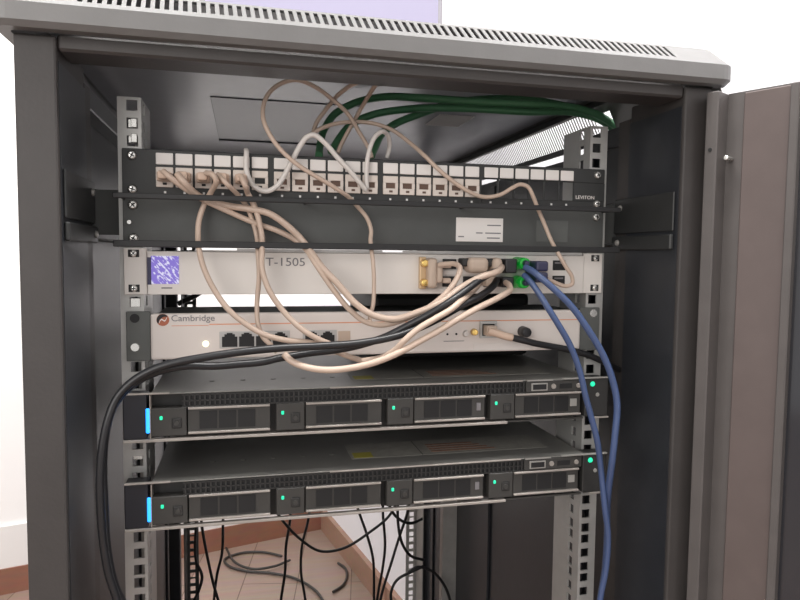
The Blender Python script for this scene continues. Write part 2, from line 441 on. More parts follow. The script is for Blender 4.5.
mb = MB(DH); mb.cyl((.0055, -.0199, .007), (0, -1, 0), .0018, .0018, .0006, 14); mb.build('screw_hole', 'dark', door)

# ------------------------------------------------------------------ patch panel
pp = thing('patch_panel', 'black patch panel with white label windows and ivory sockets, topmost unit', 'patch panel', (WID / 2, 0, -U))
mb = MB()
ZT, ZB = -.0005, -U + .0004
LX = [.0290 + i * .0170 + (i // 6) * .0035 for i in range(24)]
y0, y1 = -.0030, -.0006
mb.box(0, LX[18] - .002, y0, y1, ZB, ZT, .0006)
mb.box(LX[18] - .002, WID, y0, y1, -.0155, ZT, .0006); mb.box(LX[18] - .002, WID, y0, y1, ZB, -.0345, .0006)
mb.box(LX[23] + .0160, WID, y0, y1, -.0345, -.0155)
for i in range(19, 24): mb.box(LX[i] - .0022, LX[i] - .0004, y0, y1, -.0345, -.0155)
mb.build('face_plate', 'panel', pp)
for i in range(24):
    x = LX[i]
    MB().box(x, x + .0150, -.0046, -.0030, -.0142, -.0036, .0008, 2).build('label_window', 'window', pp)
    if i < 18:
        m2 = MB()
        m2.box(x, x + .0150, -.0052, -.0030, -.0232, -.0165, .0005).box(x, x + .0150, -.0052, -.0030, -.0345, -.0285, .0005)
        m2.box(x, x + .0027, -.0052, -.0030, -.0286, -.0231).box(x + .0122, x + .0150, -.0052, -.0030, -.0286, -.0231)
        j = m2.build('jack', 'jack', pp)
        m3 = MB(); m3.box(x + .0027, x + .0122, -.0037, -.0030, -.0285, -.0232).box(x + .006, x + .0094, -.0056, -.0051, -.0325, -.0305)
        m3.build('socket', 'brownsock' if i > 5 else 'dark', j)
    MB().box(x + .0066, x + .0086, -.0033, -.0029, -.0400, -.0380).build('port_number_mark', 'inklight', pp)
text('brand_lettering', 'LEVITON', .4490, -.0325, .0036, -.0031, 'window', pp, .0215)
for x, z in ((HL, -.0068), (HL, -.0372), (HR, -.0068), (HR, -.0372)): screw(x, z, -.0030, pp, .0046)

# ------------------------------------------------------------------ cable manager panel
cm = thing('cable_manager', 'charcoal cable manager panel with black front bars and white sticker', 'panel', (WID / 2, 0, -2 * U))
MB().box(0, WID, -.0025, -.0006, -2 * U + .0004, -U, .0005).build('back_plate', 'blank', cm)
for za, zb in ((-.0475, -.0425), (-.0895, -.0835)):
    mb = MB(); mb.box(-.004, WID + .0045, -.0295, -.0262, za, zb, .0008, 2)
    zc = (za + zb) / 2
    for x in (.0006, .1625, .3200, .4800):
        mb.box(x, x + .0016, -.0264, -.0024, zc - .0017, zc + .0017)
    mb.build('front_bar', 'bar', cm)
mb = MB(); mb.box(.3165, .3675, -.0031, -.0025, -.0795, -.0552, .0002); st = mb.build('sticker', 'window', cm)
mb = MB()
for i, (a, b, z) in enumerate([(.350, .365, -.0625), (.338, .345, -.0705), (.348, .365, -.0705), (.319, .325, -.0745), (.350, .364, -.0755)]):
    mb.box(a, b, -.0033, -.0030, z - .0006, z + .0006)
mb.build('sticker_print', 'ink', st)
MB().box(.405, .441, -.0029, -.0025, -.0785, -.0560, .0002).build('grey_sticker', 'ear', cm)
for x, z in ((HL, -.0512), (HL, -.0815), (HR, -.0512)): screw(x, z, -.0025, cm, .0048)
mb = MB(); mb.cyl((.0058, -.0025, -.067), (0, -1, 0), .0024, .0018, .004, 14); mb.build('pin', 'screw', cm)

# ------------------------------------------------------------------ the pale unit under the cable manager
tu = thing('rack_unit', 'pale one-unit network device with small violet display at left', 'network device', (WID / 2, .1, -3 * U))
zt, zb = -2 * U - .0012, -3 * U + .0006
MB().box(.0232, .4594, .0030, .26, zb + .001, zt - .002, .001).build('case', 'darkcase', tu)
MB().box(.0205, .4598, -.0048, .0030, zb, zt - .0028, .0006).build('front_panel', 'whitebox', tu)
MB().box(.062, .4575, -.0056, .0030, zt - .0026, zt - .0012, .0004).box(.100, .240, -.0050, .0030, zt - .0020, zt + .0006, .0003).box(.262, .4575, -.0050, .0030, zt - .0020, zt + .0006, .0003).build('lid_edge', 'lip', tu)
for a, b, hx in ((0, .0200, HL), (.4603, WID, HR)):
    e = MB().box(a, b, -.0035, -.0004, zb, zt, .0006).build('ear', 'whitebox', tu)
    for z in (zt - .0050, zb + .0058):
        MB().box(hx - .0048, hx + .0048, -.0037, -.0034, z - .0034, z + .0034, .0001).build('screw_shadow', 'dark', e)  # dark patch painted as the shadow around the screw head
        screw(hx, z, -.0037, tu, .0036)
d = MB().box(.0238, .0480, -.0058, -.0048, -.1228, -.0972, .0003).build('display', 'display', tu)
MB().box(.0205, .0240, -.0056, -.0048, -.1235, -.0985).build('display_edge', 'navy', tu)
MB().box(.0325, .0420, -.0050, -.0048, -.1272, -.1260).build('display_caption', 'ink', tu)
text('model_lettering', 'T-1505', .1265, -.1056, .0078, -.0049, 'ink', tu, .037)
MB().box(.3005, .408, -.0066, -.0048, -.1135, -.1085, .0003).build('port_strip', 'window', tu)
for x in (.302, .324, .346, .378):
    for za, zc in ((-.1075, -.0975), (-.1255, -.1150)):
        m2 = MB(); m2.box(x, x + .014, -.0070, -.0048, za, zc, .0004); q = m2.build('socket', 'dark', tu)
for za, zc in ((-.1082, -.0978), (-.1228, -.1140)):
    m2 = MB(); m2.box(.4235, .4378, -.0056, -.0048, za, zc, .0003); q = m2.build('square_port', 'dark', tu)
    MB().box(.4255, .4355, -.0060, -.0055, zc - .0035, zc - .0018).build('port_contact', 'ink', q)
MB().box(.4035, .4070, -.0062, -.0048, -.1060, -.0965, .0004).build('white_latch', 'window', tu)

# ------------------------------------------------------------------ the pale wireless unit
cu = thing('wireless_unit', 'pale network box with round red logo and orange line, above the servers', 'network device', (WID / 2, .1, -.195))
ct, cb = -.1503, -.1932
MB().box(.0225, .4575, -.0060, .0020, cb, ct, .0022, 2).build('front_panel', 'cambox', cu)
MB().box(.0262, .4558, .0020, .085, cb + .001, ct - .0008, .001).build('case', 'darkcase', cu)
for a, b, hx in ((.0012, .0222, HL), (.4578, .4814, HR)):
    e = MB().box(a, b, -.0030, -.0004, cb - .001, ct + .002, .0005).build('ear', 'ear', cu)
    MB().cyl((hx, -.0029, ct - .0042), (0, -1, 0), .0042, .0042, .0006, 18).build('ear_hole', 'dark' if hx < .1 else 'screw', e)
    MB().cyl((hx, -.0029, cb + .012), (0, -1, 0), .0044, .0036, .0018, 18).build('ear_screw', 'screw', e)
lg = MB(); lg.cyl((.0335, -.0060, -.1560), (0, -1, 0), .0056, .0056, .0003, 32); lo = lg.build('logo', 'redlogo', cu)
lg = MB()
for k in range(16):
    a0 = math.radians(40 + k * 11); a1 = math.radians(40 + (k + 1) * 11); w = .0012 + .0022 * math.sin(math.pi * (k + .5) / 16)
    c = (.0335, -.1560)
    q = [(c[0] + r * math.cos(a), -.0065, c[1] + r * math.sin(a)) for r, a in ((.0054 - w, a0), (.0054 - w, a1), (.0054, a1), (.0054, a0))]
    lg.face(*q)
lg.build('logo_swirl', 'dark', lo)
lg = MB()
for k in range(12):
    t0, t1 = k / 12, (k + 1) / 12
    f = lambda t: (.0302 + .0070 * t, -.1588 + .0052 * t + .0018 * math.sin(2 * math.pi * t))
    (xa, za), (xb, zb2) = f(t0), f(t1)
    lg.face((xa, -.0066, za - .0006), (xb, -.0066, zb2 - .0006), (xb, -.0066, zb2 + .0006), (xa, -.0066, za + .0006))
lg.build('logo_stroke', 'window', lo)
text('brand_lettering', 'Cambridge', .0410, -.1592, .0075, -.0061, 'ink', cu, .0385)
MB().box(.0410, .0740, -.0062, -.0060, -.1619, -.1613).build('lettering_underline', 'orange', cu)
MB().box(.0745, .4555, -.0063, -.0060, -.1612, -.1602).build('orange_line', 'orange', cu)
ld = MB(); ld.cyl((.0712, -.0060, -.1790), (0, -1, 0), .0030, .0022, .002, 20, .0005); ld.build('status_light', 'ledwhite', cu, True)
def jackblock(x, n, w, z0, z1):
    f = MB()
    f.box(x - .0015, x + n * w + .0015, -.0068, -.0058, z0 - .0013, z1 + .0013, .0003)
    fb = f.build('socket_block', 'lip', cu)
    for i in range(n):
        s = MB(); a = x + i * w
        s.box(a + .0008, a + w - .0008, -.0072, -.0066, z0, z1 - .0035); s.box(a + .003, a + w - .003, -.0072, -.0066, z1 - .0036, z1 - .0012)
        s.box(a + .0052, a + w - .0052, -.0072, -.0066, z1 - .0013, z1)
        s.build('socket', 'dark', fb)
jackblock(.0852, 4, .0156, -.1822, -.1690)
jackblock(.1630, 2, .0150, -.1795, -.1690)
MB().box(.1960, .2080, -.0066, -.0058, -.1815, -.1690, .0004).build('tan_cover', 'tan', cu)
for x in (.3080, .3175): MB().cyl((x, -.0060, -.1740), (0, -1, 0), .0011, .0011, .0006, 14).build('small_hole', 'dark', cu)
MB().cyl((.3277, -.0060, -.1738), (0, -1, 0), .0034, .0028, .003, 20, .0004).build('white_knob', 'ivory', cu, True)
MB().cyl((.3365, -.0060, -.1722), (0, -1, 0), .0038, .0030, .005, 20, .0004).build('brass_socket', 'brass', cu, True)
mb = MB(); mb.box(.3425, .3610, -.0085, -.0058, -.1640, -.1608, .0004).box(.3425, .3448, -.0085, -.0058, -.1785, -.1640).box(.3587, .3610, -.0085, -.0058, -.1785, -.1640).box(.3448, .3587, -.0085, -.0058, -.1785, -.1762)
o = mb.build('metal_port', 'zinc', cu); MB().box(.3448, .3587, -.0064, -.0058, -.1762, -.1640).build('port_inside', 'dark', o)
MB().cyl((.3905, -.0060, -.1725), (0, -1, 0), .0058, .0050, .012, 20, .0008).build('black_knob', 'black', cu, True)
MB().box(.336, .400, -.0064, -.0060, -.1915, -.1842, .0001).build('white_label', 'ivory', cu)
MB().box(.285, .297, -.0064, -.0060, -.1675, -.1630, .0001).build('white_sticker', 'ivory', cu)
MB().box(.304, .326, -.0063, -.0060, -.1815, -.1809).build('caption', 'ink', cu)

# ------------------------------------------------------------------ black box lying behind the wireless unit
o = MB().box(.256, .456, .120, .30, -.2180, -.1400, .006, 2).build('equipment_box', 'serverdark')
tag(o, 'black box lying on the upper server lid behind the pale wireless unit', 'box')

# ------------------------------------------------------------------ servers
def make_server(zb, label):
    t = thing('rack_server', label, 'server', (WID / 2, .3, zb), 'rack servers with four drive bays')
    Y = -.0234; top = zb + .0428
    mb = MB(); mb.box(.0238, .4588, Y + .012, .66, zb, top - .0012); mb.build('chassis', 'serverdark', t)
    lid = MB(); lid.box(.0238, .4588, Y + .0015, .66, top - .0012, top, .0003); lid = lid.build('lid', 'server', t)
    lp = MB(); lp.box(.186, .384, Y - .0008, Y + .002, top - .0010, top + .0004, .0002); lp.build('lid_lip', 'silver', lid)
    st = MB(); st.box(.213, .430, .010, .062, top, top + .0002); st = st.build('lid_sticker', 'sticker', lid)
    MB().box(.216, .236, .0125, .030, top + .0002, top + .0004).build('yellow_mark', 'yellow', lid)
    m2 = MB()
    for k in range(4):
        m2.box(.300, .372 - k * .006, .018 + k * .008, .0222 + k * .008, top + .0002, top + .0004)
    m2.build('red_print', 'redprint', lid)
    MB().box(.288, .2888, .010, .062, top + .0002, top + .0004).build('sticker_edge', 'serverdark', lid)
    for k in range(5):
        b = MB(); b.cyl((.075 + k * .03, .03, top), (0, 0, 1), .003, .002, .0006, 12); b.build('rivet', 'server', lid)
    # front: lower edge trim and upper vent strip
    mb = MB(); mb.box(.0005, .368, Y - .0012, Y + .004, zb - .0012, zb + .0014, .0003); mb.build('lower_edge', 'silver', t)
    mb = MB(); mb.box(.368, .455, Y + .002, Y + .006, zb - .0006, zb + .0012); mb.build('lower_edge_recess', 'drive', t)
    vb = MB(); vb.box(.0505, .388, Y + .0030, Y + .012, zb + .0295, top - .0012); vb = vb.build('vent_strip', 'serverwin', t)
    m2 = MB()
    nx = 74; w = (.386 - .053) / nx
    for k in range(nx + 1): m2.box(.053 + k * w - .0007, .053 + k * w + .0007, Y + .0012, Y + .0032, zb + .0298, top - .0014)
    for z in (zb + .0298, zb + .0350, top - .0024): m2.box(.0505, .388, Y + .0012, Y + .0032, z - .0006, z + .0006)
    m2.build('vent_mesh', 'serverdark', vb)
    # right-hand port block
    mb = MB(); mb.box(.3885, .4540, Y + .0005, Y + .012, zb + .0298, top - .0014, .0005); pb = mb.build('port_block', 'drive', t)
    m2 = MB(); m2.box(.394, .412, Y - .0006, Y + .0006, zb + .0315, zb + .0395, .0002); q = m2.build('display_port', 'greymetal', pb)
    MB().box(.3955, .4105, Y - .0009, Y - .0005, zb + .0328, zb + .0382).build('port_hollow', 'dark', pb)
    MB().cyl((.419, Y + .0006, zb + .0355), (0, -1, 0), .0028, .0024, .0015, 16).build('round_button', 'silver', pb)
    MB().box(.426, .440, Y - .0002, Y + .0006, zb + .0330, zb + .0380).build('usb_port', 'dark', pb)
    MB().cyl((.4475, Y + .0006, zb + .0355), (0, -1, 0), .0026, .0022, .0015, 16).build('power_button', 'silver', pb)
    MB().box(.389, .418, Y - .0006, Y + .002, top - .0012, top + .0002).build('port_block_edge', 'greymetal', pb)
    # four drive carriers
    for i in range(4):
        a = .0238 if i == 0 else .0280 + i * .1072
        g0 = .0560 + i * .1070; g1 = g0 + .0735
        mb = MB(); mb.box(a, g0 - .0012, Y, Y + .012, zb + .0035, zb + .0292, .0006)
        mb.box(g0, g1, Y + .0018, Y + .012, zb + .0035, zb + .0292)
        dr = mb.build('drive_carrier', 'drive', t)
        m2 = MB()
        for za, zc in ((.0045, .0065), (.0272, .0292)): m2.box(g0, g1, Y - .0012, Y + .002, zb + za, zb + zc, .0004)
        m2.build('silver_rail', 'silver', dr)
        m2 = MB()
        for k in range(3):
            w0 = g0 + .010 + k * .0172
            m2.box(w0, w0 + .0155, Y + .0012, Y + .0022, zb + .0085, zb + .0250)
        m2.build('grille_window', 'serverwin', dr)
        lx = a + (.0090 if i == 0 else .0060)
        MB().box(lx - .0013, lx + .0013, Y - .0010, Y + .0004, zb + .0187, zb + .0222, .0005).build('drive_light', 'ledgreen', dr)
        bxx = a + (.0225 if i == 0 else .0180)
        m2 = MB(); m2.box(bxx - .0042, bxx + .0042, Y - .0010, Y + .0004, zb + .0105, zb + .0200, .001, 2); b = m2.build('release_button', 'serverdark', dr)
        m2 = MB(); m2.cyl((bxx, Y - .0010, zb + .0152), (0, -1, 0), .0026, .0022, .0006, 18); m2.build('button_ring', 'drive', dr)
        if i >= 2:
            m2 = MB(); m2.box(g1 - (.0115 if i == 3 else .0085), g1 - .0040, Y + .0009, Y + .0018, zb + .0135, zb + .0215, .0002); m2.build('pale_capacity_mark', 'greymetal' if i == 3 else 'ink', dr)
    # ears
    mb = MB(); mb.box(.0003, .0205, Y + .0005, -.0012, zb + .0015, top - .0008, .001, 2); le = mb.build('left_ear', 'earblack', t)
    MB().box(.0005, .0400, Y - .0006, Y + .003, top - .0006, top + .0008, .0002).build('ear_top_edge', 'silver', le)
    MB().box(.0198, .0232, Y - .0016, Y + .0008, zb + .0070, zb + .0300, .0012, 2).build('blue_light_bar', 'ledblue', le)
    MB().box(.0232, .0240, Y - .0012, Y + .010, zb + .0015, top - .001).build('ear_seam', 'silver', le)
    mb = MB(); mb.box(.4553, WID, Y + .0005, -.0012, zb + .0015, top - .0010, .001, 2); re_ = mb.build('right_ear', 'serverdark', t)
    MB().box(.4300, WID + .0008, Y - .0006, Y + .003, top - .0006, top + .0008, .0002).build('ear_top_edge', 'greymetal', re_)
    MB().box(.4640, WID + .0008, Y - .0006, Y + .003, zb - .0004, zb + .0012, .0002).build('ear_bottom_edge', 'silver', re_)
    MB().cyl((.4640, Y + .0005, top - .0065), (0, -1, 0), .0028, .0020, .0016, 18, .0004).build('ear_light', 'ledgreen', re_, True)
    MB().cyl((.4700, Y + .0005, top - .0180), (0, -1, 0), .0022, .0020, .0006, 14).build('ear_screw', 'greymetal', re_)
    return t
ZS1, ZS2 = -.2639, -.3458
s1 = make_server(ZS1, 'upper black rack server, directly beneath the pale wireless unit')
s2 = copy_tree(s1); s2.location.z += ZS2 - ZS1
s2['label'] = 'lower black rack server, bottom unit with hanging cables beneath it'

# ------------------------------------------------------------------ cables
def cable(label, pts, r, m, name='network_cable', cat='cable', group=None):
    """an empty at the cable's first point with its cord as a part; plugs are added by the caller"""
    t = thing(name, label, cat, pts[0], group)
    MB().tube(pts, r).build('cord', m, t)
    return t
def single(label, pts, r, m, name='cable', group=None, kind=None):
    return tag(MB().tube(pts, r, 8).build(name, m), label, 'cable', group, kind)
def plug_at(parent, p, m='plug', w=.0118, h=.0085, d0=.010, d1=.022):
    """a modular plug in a socket, cord side towards the viewer"""
    mb = MB(); x, y, z = p
    mb.box(x - w / 2, x + w / 2, -.0035 - d0, -.0040, z - h / 2, z + h / 2, .001, 2)
    mb.box(x - .0042, x + .0042, -.0035 - d1, -.0035 - d0, z - .0036, z + .0036, .0016, 2)
    return mb.build('plug', m, parent)

JZ = -.0255
# beige patch cables that leave the first five sockets
p = [(0.0375, -0.0260, -0.0226), (0.0437, -0.0300, -0.0280), (0.0517, -0.0270, -0.0344), (0.0680, -0.0180, -0.0445), (0.0897, -0.0130, -0.0544), (0.1166, -0.0130, -0.0657), (0.1377, -0.0140, -0.0728), (0.1553, -0.0142, -0.0818), (0.1645, -0.0260, -0.0921), (0.1702, -0.0340, -0.1022), (0.1880, -0.0400, -0.1287), (0.2008, -0.0420, -0.1444), (0.2146, -0.0440, -0.1556), (0.2290, -0.0480, -0.1591), (0.2440, -0.0530, -0.1560), (0.2589, -0.0580, -0.1492), (0.2749, -0.0620, -0.1397), (0.2898, -0.0600, -0.1279), (0.3014, -0.0540, -0.1150), (0.3069, -0.0460, -0.1058), (0.3051, -0.0360, -0.1021), (0.2985, -0.0280, -0.1023), (0.2932, -0.0220, -0.1034)]
c = cable('beige patch cable from first socket, swooping to the amber connector', p, .0026, 'beige')
plug_at(c, (LX[0] + .0076, 0, JZ))
p = [(0.0492, -0.0260, -0.0247), (0.0554, -0.0300, -0.0319), (0.0656, -0.0195, -0.0420), (0.0783, -0.0140, -0.0475), (0.0933, -0.0125, -0.0506), (0.1121, -0.0190, -0.0533), (0.1301, -0.0210, -0.0575), (0.1483, -0.0205, -0.0700), (0.1594, -0.0208, -0.0810), (0.1671, -0.0280, -0.0921), (0.1764, -0.0360, -0.1058), (0.1896, -0.0420, -0.1203), (0.2056, -0.0470, -0.1385), (0.2215, -0.0520, -0.1493), (0.2409, -0.0580, -0.1527), (0.2592, -0.0640, -0.1468), (0.2804, -0.0690, -0.1374), (0.3034, -0.0630, -0.1231), (0.3223, -0.0620, -0.1138), (0.3379, -0.0550, -0.1102), (0.3480, -0.0450, -0.1075), (0.3545, -0.0340, -0.1047)]
c = cable('beige patch cable from second socket, crossing over to the tan plugs', p, .0031, 'beige')
plug_at(c, (LX[1] + .0076, 0, JZ))
p = [(0.0740, -0.0280, -0.0231), (0.0802, -0.0350, -0.0254), (0.0827, -0.0340, -0.0305), (0.0777, -0.0185, -0.0389), (0.0712, -0.0130, -0.0504), (0.0667, -0.0140, -0.0650), (0.0660, -0.0185, -0.0797), (0.0672, -0.0260, -0.0906), (0.0707, -0.0280, -0.1058), (0.0784, -0.0300, -0.1236), (0.0914, -0.0340, -0.1432), (0.1053, -0.0370, -0.1558), (0.1228, -0.0400, -0.1666), (0.1423, -0.0420, -0.1722), (0.1666, -0.0430, -0.1753), (0.1854, -0.0400, -0.1826), (0.2033, -0.0340, -0.1905), (0.2165, -0.0300, -0.1953)]
c = cable('beige patch cable from third socket, falling in front of the red logo unit', p, .0026, 'beige')
plug_at(c, (LX[2] + .0076, 0, JZ))
p = [(0.0834, -0.0270, -0.0235), (0.0921, -0.0320, -0.0326), (0.1014, -0.0195, -0.0409), (0.1094, -0.0130, -0.0511), (0.1157, -0.0125, -0.0676), (0.1184, -0.0140, -0.0796), (0.1190, -0.0240, -0.0927), (0.1198, -0.0270, -0.1155), (0.1179, -0.0260, -0.1404), (0.1187, -0.0280, -0.1587), (0.1231, -0.0305, -0.1705), (0.1301, -0.0340, -0.1776), (0.1355, -0.0340, -0.1842)]
c = cable('beige patch cable from fourth socket, hanging straight down to pale box sockets', p, .0023, 'beige')
plug_at(c, (LX[3] + .0076, 0, JZ))
p = [(0.1042, -0.0260, -0.0244), (0.1077, -0.0300, -0.0327), (0.1104, -0.0185, -0.0396), (0.1157, -0.0195, -0.0496), (0.1201, -0.0195, -0.0641), (0.1228, -0.0205, -0.0797), (0.1224, -0.0300, -0.0926), (0.1223, -0.0330, -0.1071), (0.1284, -0.0360, -0.1270), (0.1425, -0.0390, -0.1478), (0.1582, -0.0460, -0.1629), (0.1717, -0.0470, -0.1712), (0.1828, -0.0460, -0.1762), (0.1942, -0.0440, -0.1822)]
c = cable('beige patch cable from fifth socket, bending right toward the black cables', p, .0026, 'beige')
plug_at(c, (LX[4] + .0076, 0, JZ))
# white cord in two arches over the patch panel
p = [(0.1089, 0.0100, 0.0045), (0.1093, -0.0080, -0.0009), (0.1088, -0.0100, -0.0104), (0.1096, -0.0110, -0.0197), (0.1141, -0.0120, -0.0297), (0.1213, -0.0130, -0.0351), (0.1286, -0.0130, -0.0358), (0.1368, -0.0140, -0.0310), (0.1432, -0.0150, -0.0216), (0.1505, -0.0160, -0.0076), (0.1578, -0.0170, 0.0064), (0.1642, -0.0180, 0.0148), (0.1707, -0.0180, 0.0170), (0.1801, -0.0180, 0.0110), (0.1935, -0.0170, -0.0031), (0.2052, -0.0160, -0.0146), (0.2153, -0.0140, -0.0254), (0.2216, -0.0115, -0.0316)]
c = cable('white cable draped in an arch across the patch panel sockets', p, .0025, 'ivory')
p = [(0.2230, -0.0095, -0.0304), (0.2224, -0.0095, -0.0199), (0.2228, -0.0095, -0.0055), (0.2258, -0.0085, 0.0091), (0.2310, -0.0070, 0.0202), (0.2390, -0.0040, 0.0264), (0.2463, 0.0040, 0.0238), (0.2497, 0.0120, 0.0155), (0.2481, 0.0160, 0.0040)]
c = cable('short white cable looped over the patch panel top edge', p, .0023, 'ivory')
# loop standing above the panel
p = [(0.2222, -0.0340, -0.1576), (0.2224, -0.0330, -0.1520), (0.2256, -0.0310, -0.1417), (0.2268, -0.0290, -0.1228), (0.2261, -0.0270, -0.1009), (0.2251, -0.0185, -0.0808), (0.2264, -0.0140, -0.0701), (0.2225, -0.0130, -0.0586), (0.2137, -0.0130, -0.0483), (0.2049, -0.0185, -0.0404), (0.1943, -0.0260, -0.0348), (0.1835, -0.0290, -0.0290), (0.1676, -0.0310, -0.0207), (0.1549, -0.0300, -0.0129), (0.1407, -0.0280, -0.0007), (0.1301, -0.0240, 0.0139), (0.1241, -0.0180, 0.0308), (0.1271, -0.0100, 0.0500), (0.1385, -0.0020, 0.0645), (0.1558, 0.0040, 0.0719), (0.1748, 0.0120, 0.0686), (0.1935, 0.0200, 0.0591), (0.2095, 0.0260, 0.0476), (0.2209, 0.0260, 0.0303), (0.2310, 0.0240, 0.0134), (0.2338, 0.0220, 0.0042)]
c = cable('thin beige cable standing in a big loop above the patch panel', p, .0021, 'beige')
p = [(0.1618, 0.0300, 0.0130), (0.1681, 0.0340, 0.0220), (0.1774, 0.0360, 0.0298), (0.1916, 0.0360, 0.0371), (0.2129, 0.0340, 0.0414), (0.2340, 0.0300, 0.0408), (0.2544, 0.0220, 0.0334), (0.2709, 0.0120, 0.0195), (0.2819, -0.0060, 0.0044), (0.2932, -0.0140, -0.0089), (0.3047, -0.0170, -0.0186), (0.3209, -0.0190, -0.0290), (0.3350, -0.0180, -0.0344), (0.3467, -0.0180, -0.0350), (0.3594, -0.0180, -0.0316), (0.3697, -0.0190, -0.0254), (0.3782, -0.0190, -0.0216), (0.3870, -0.0190, -0.0238), (0.3929, -0.0185, -0.0326), (0.3995, -0.0170, -0.0455), (0.4070, -0.0160, -0.0595), (0.4141, -0.0185, -0.0769), (0.4175, -0.0280, -0.0902), (0.4258, -0.0300, -0.1043), (0.4334, -0.0290, -0.1145), (0.4341, -0.0280, -0.1218), (0.4269, -0.0270, -0.1239), (0.4159, -0.0240, -0.1199), (0.4034, -0.0220, -0.1138), (0.3942, -0.0200, -0.1088)]
c = cable('thin beige cable running along the empty sockets to the right side ports', p, .0021, 'beige')
p = [(0.2197, -0.0280, 0.0711), (0.2117, -0.0200, 0.0680), (0.2052, 0.0050, 0.0680), (0.1985, 0.0200, 0.0644), (0.1935, 0.0350, 0.0595), (0.1876, 0.0450, 0.0522), (0.1809, 0.0500, 0.0427), (0.1753, 0.0450, 0.0272)]
single('left of two beige cables rising steeply behind the front crossbar', p, .0022, 'beige', 'network_cable')
p = [(0.2321, -0.0280, 0.0729), (0.2310, -0.0100, 0.0700), (0.2268, 0.0200, 0.0613), (0.2213, 0.0350, 0.0502), (0.2139, 0.0400, 0.0365), (0.2049, 0.0420, 0.0190), (0.2015, 0.0400, 0.0104)]
single('right of two beige cables rising steeply behind the front crossbar', p, .0022, 'beige', 'network_cable')
# green cables that come in through the gap at the top right
p = [(0.5955, 0.0940, 0.0403), (0.5482, 0.0980, 0.0716), (0.5313, 0.1000, 0.0807), (0.4907, 0.0950, 0.0868), (0.4363, 0.0900, 0.0858), (0.3775, 0.1000, 0.0866), (0.3098, 0.1200, 0.0914), (0.2740, 0.1500, 0.0970), (0.2423, 0.1800, 0.0945), (0.2187, 0.1900, 0.0816), (0.2050, 0.1800, 0.0618), (0.1943, 0.1400, 0.0330), (0.1898, 0.1100, 0.0169)]
p = [(0.600, 0.260, -1.230), (0.592, 0.230, -.60), (0.590, 0.160, -.05)] + p
single('dark green cable entering at top right, topmost of the green bundle', p, .0046, 'green', 'green_cable')
p = [(0.6025, 0.1040, 0.0347), (0.5544, 0.1080, 0.0689), (0.5372, 0.1100, 0.0782), (0.4961, 0.1050, 0.0832), (0.4433, 0.1050, 0.0801), (0.3831, 0.1150, 0.0820), (0.3251, 0.1300, 0.0828), (0.2928, 0.1500, 0.0827), (0.2610, 0.1650, 0.0778), (0.2362, 0.1650, 0.0655), (0.2206, 0.1500, 0.0477), (0.2060, 0.1300, 0.0251)]
p = [(0.600, 0.280, -1.230), (0.592, 0.250, -.60), (0.590, 0.180, -.05)] + p
single('dark green cable running under the topmost green one, ending near the loop', p, .0046, 'green', 'green_cable')
p = [(0.6076, 0.1120, 0.0411), (0.5628, 0.1210, 0.0743), (0.5418, 0.1230, 0.0835), (0.4698, 0.1200, 0.0969), (0.4052, 0.1400, 0.1009), (0.3565, 0.1500, 0.0939), (0.3208, 0.1600, 0.0816), (0.2904, 0.1550, 0.0679), (0.2665, 0.1300, 0.0490), (0.2522, 0.1000, 0.0284), (0.2448, 0.0850, 0.0158)]
p = [(0.600, 0.300, -1.230), (0.592, 0.270, -.60), (0.590, 0.200, -.05)] + p
single('dark green cable curving down behind the small white loop', p, .0046, 'green', 'green_cable')
# cables on the connectors of the pale unit
p = [(0.3509, -0.0300, -0.1088), (0.3394, -0.0460, -0.1104), (0.3231, -0.0600, -0.1157), (0.3033, -0.0720, -0.1263), (0.2852, -0.0780, -0.1368), (0.2672, -0.0760, -0.1477), (0.2475, -0.0700, -0.1589), (0.2300, -0.0660, -0.1681), (0.2078, -0.0620, -0.1755), (0.1857, -0.0580, -0.1801), (0.1635, -0.0560, -0.1825), (0.1368, -0.0600, -0.1857), (0.1212, -0.0620, -0.1886), (0.1026, -0.0640, -0.1895), (0.0818, -0.0660, -0.1903), (0.0584, -0.0680, -0.1893), (0.0374, -0.0660, -0.1932), (0.0194, -0.0620, -0.2018), (0.0067, -0.0620, -0.2124), (-0.0017, -0.0640, -0.2259), (-0.0063, -0.0660, -0.2470), (-0.0084, -0.0660, -0.2748), (-0.0080, -0.0660, -0.3003), (-0.0074, -0.0640, -0.3311), (-0.0051, -0.0620, -0.3582), (-0.0011, -0.0600, -0.3797), (0.0046, -0.0580, -0.3973), (0.0086, -0.0560, -0.4293)]
c = cable('thick black cable sagging across the units and down the left side', p, .0034, 'black', 'black_cable')
MB().box(.3600, .3725, -.030, -.0072, -.1110, -.0965, .0015, 2).build('plug', 'black', c)
p = [(0.3527, -0.0260, -0.1179), (0.3431, -0.0400, -0.1232), (0.3239, -0.0560, -0.1320), (0.3065, -0.0660, -0.1378), (0.2741, -0.0720, -0.1536), (0.2420, -0.0740, -0.1656), (0.2055, -0.0750, -0.1719), (0.1703, -0.0750, -0.1738), (0.1360, -0.0760, -0.1746), (0.0994, -0.0770, -0.1775), (0.0703, -0.0770, -0.1814), (0.0465, -0.0760, -0.1859), (0.0307, -0.0750, -0.1915), (0.0166, -0.0745, -0.2002), (0.0051, -0.0750, -0.2129), (-0.0017, -0.0770, -0.2303), (-0.0064, -0.0780, -0.2545), (-0.0084, -0.0780, -0.2791), (-0.0084, -0.0770, -0.3087), (-0.0070, -0.0750, -0.3374), (-0.0040, -0.0730, -0.3616), (0.0015, -0.0710, -0.3848), (0.0059, -0.0680, -0.4219)]
c = cable('thick black cable crossing the pale wireless unit, lower plug', p, .0034, 'black', 'black_cable')
MB().box(.3590, .3715, -.026, -.0072, -.1255, -.1150, .0015, 2).build('plug', 'black', c)
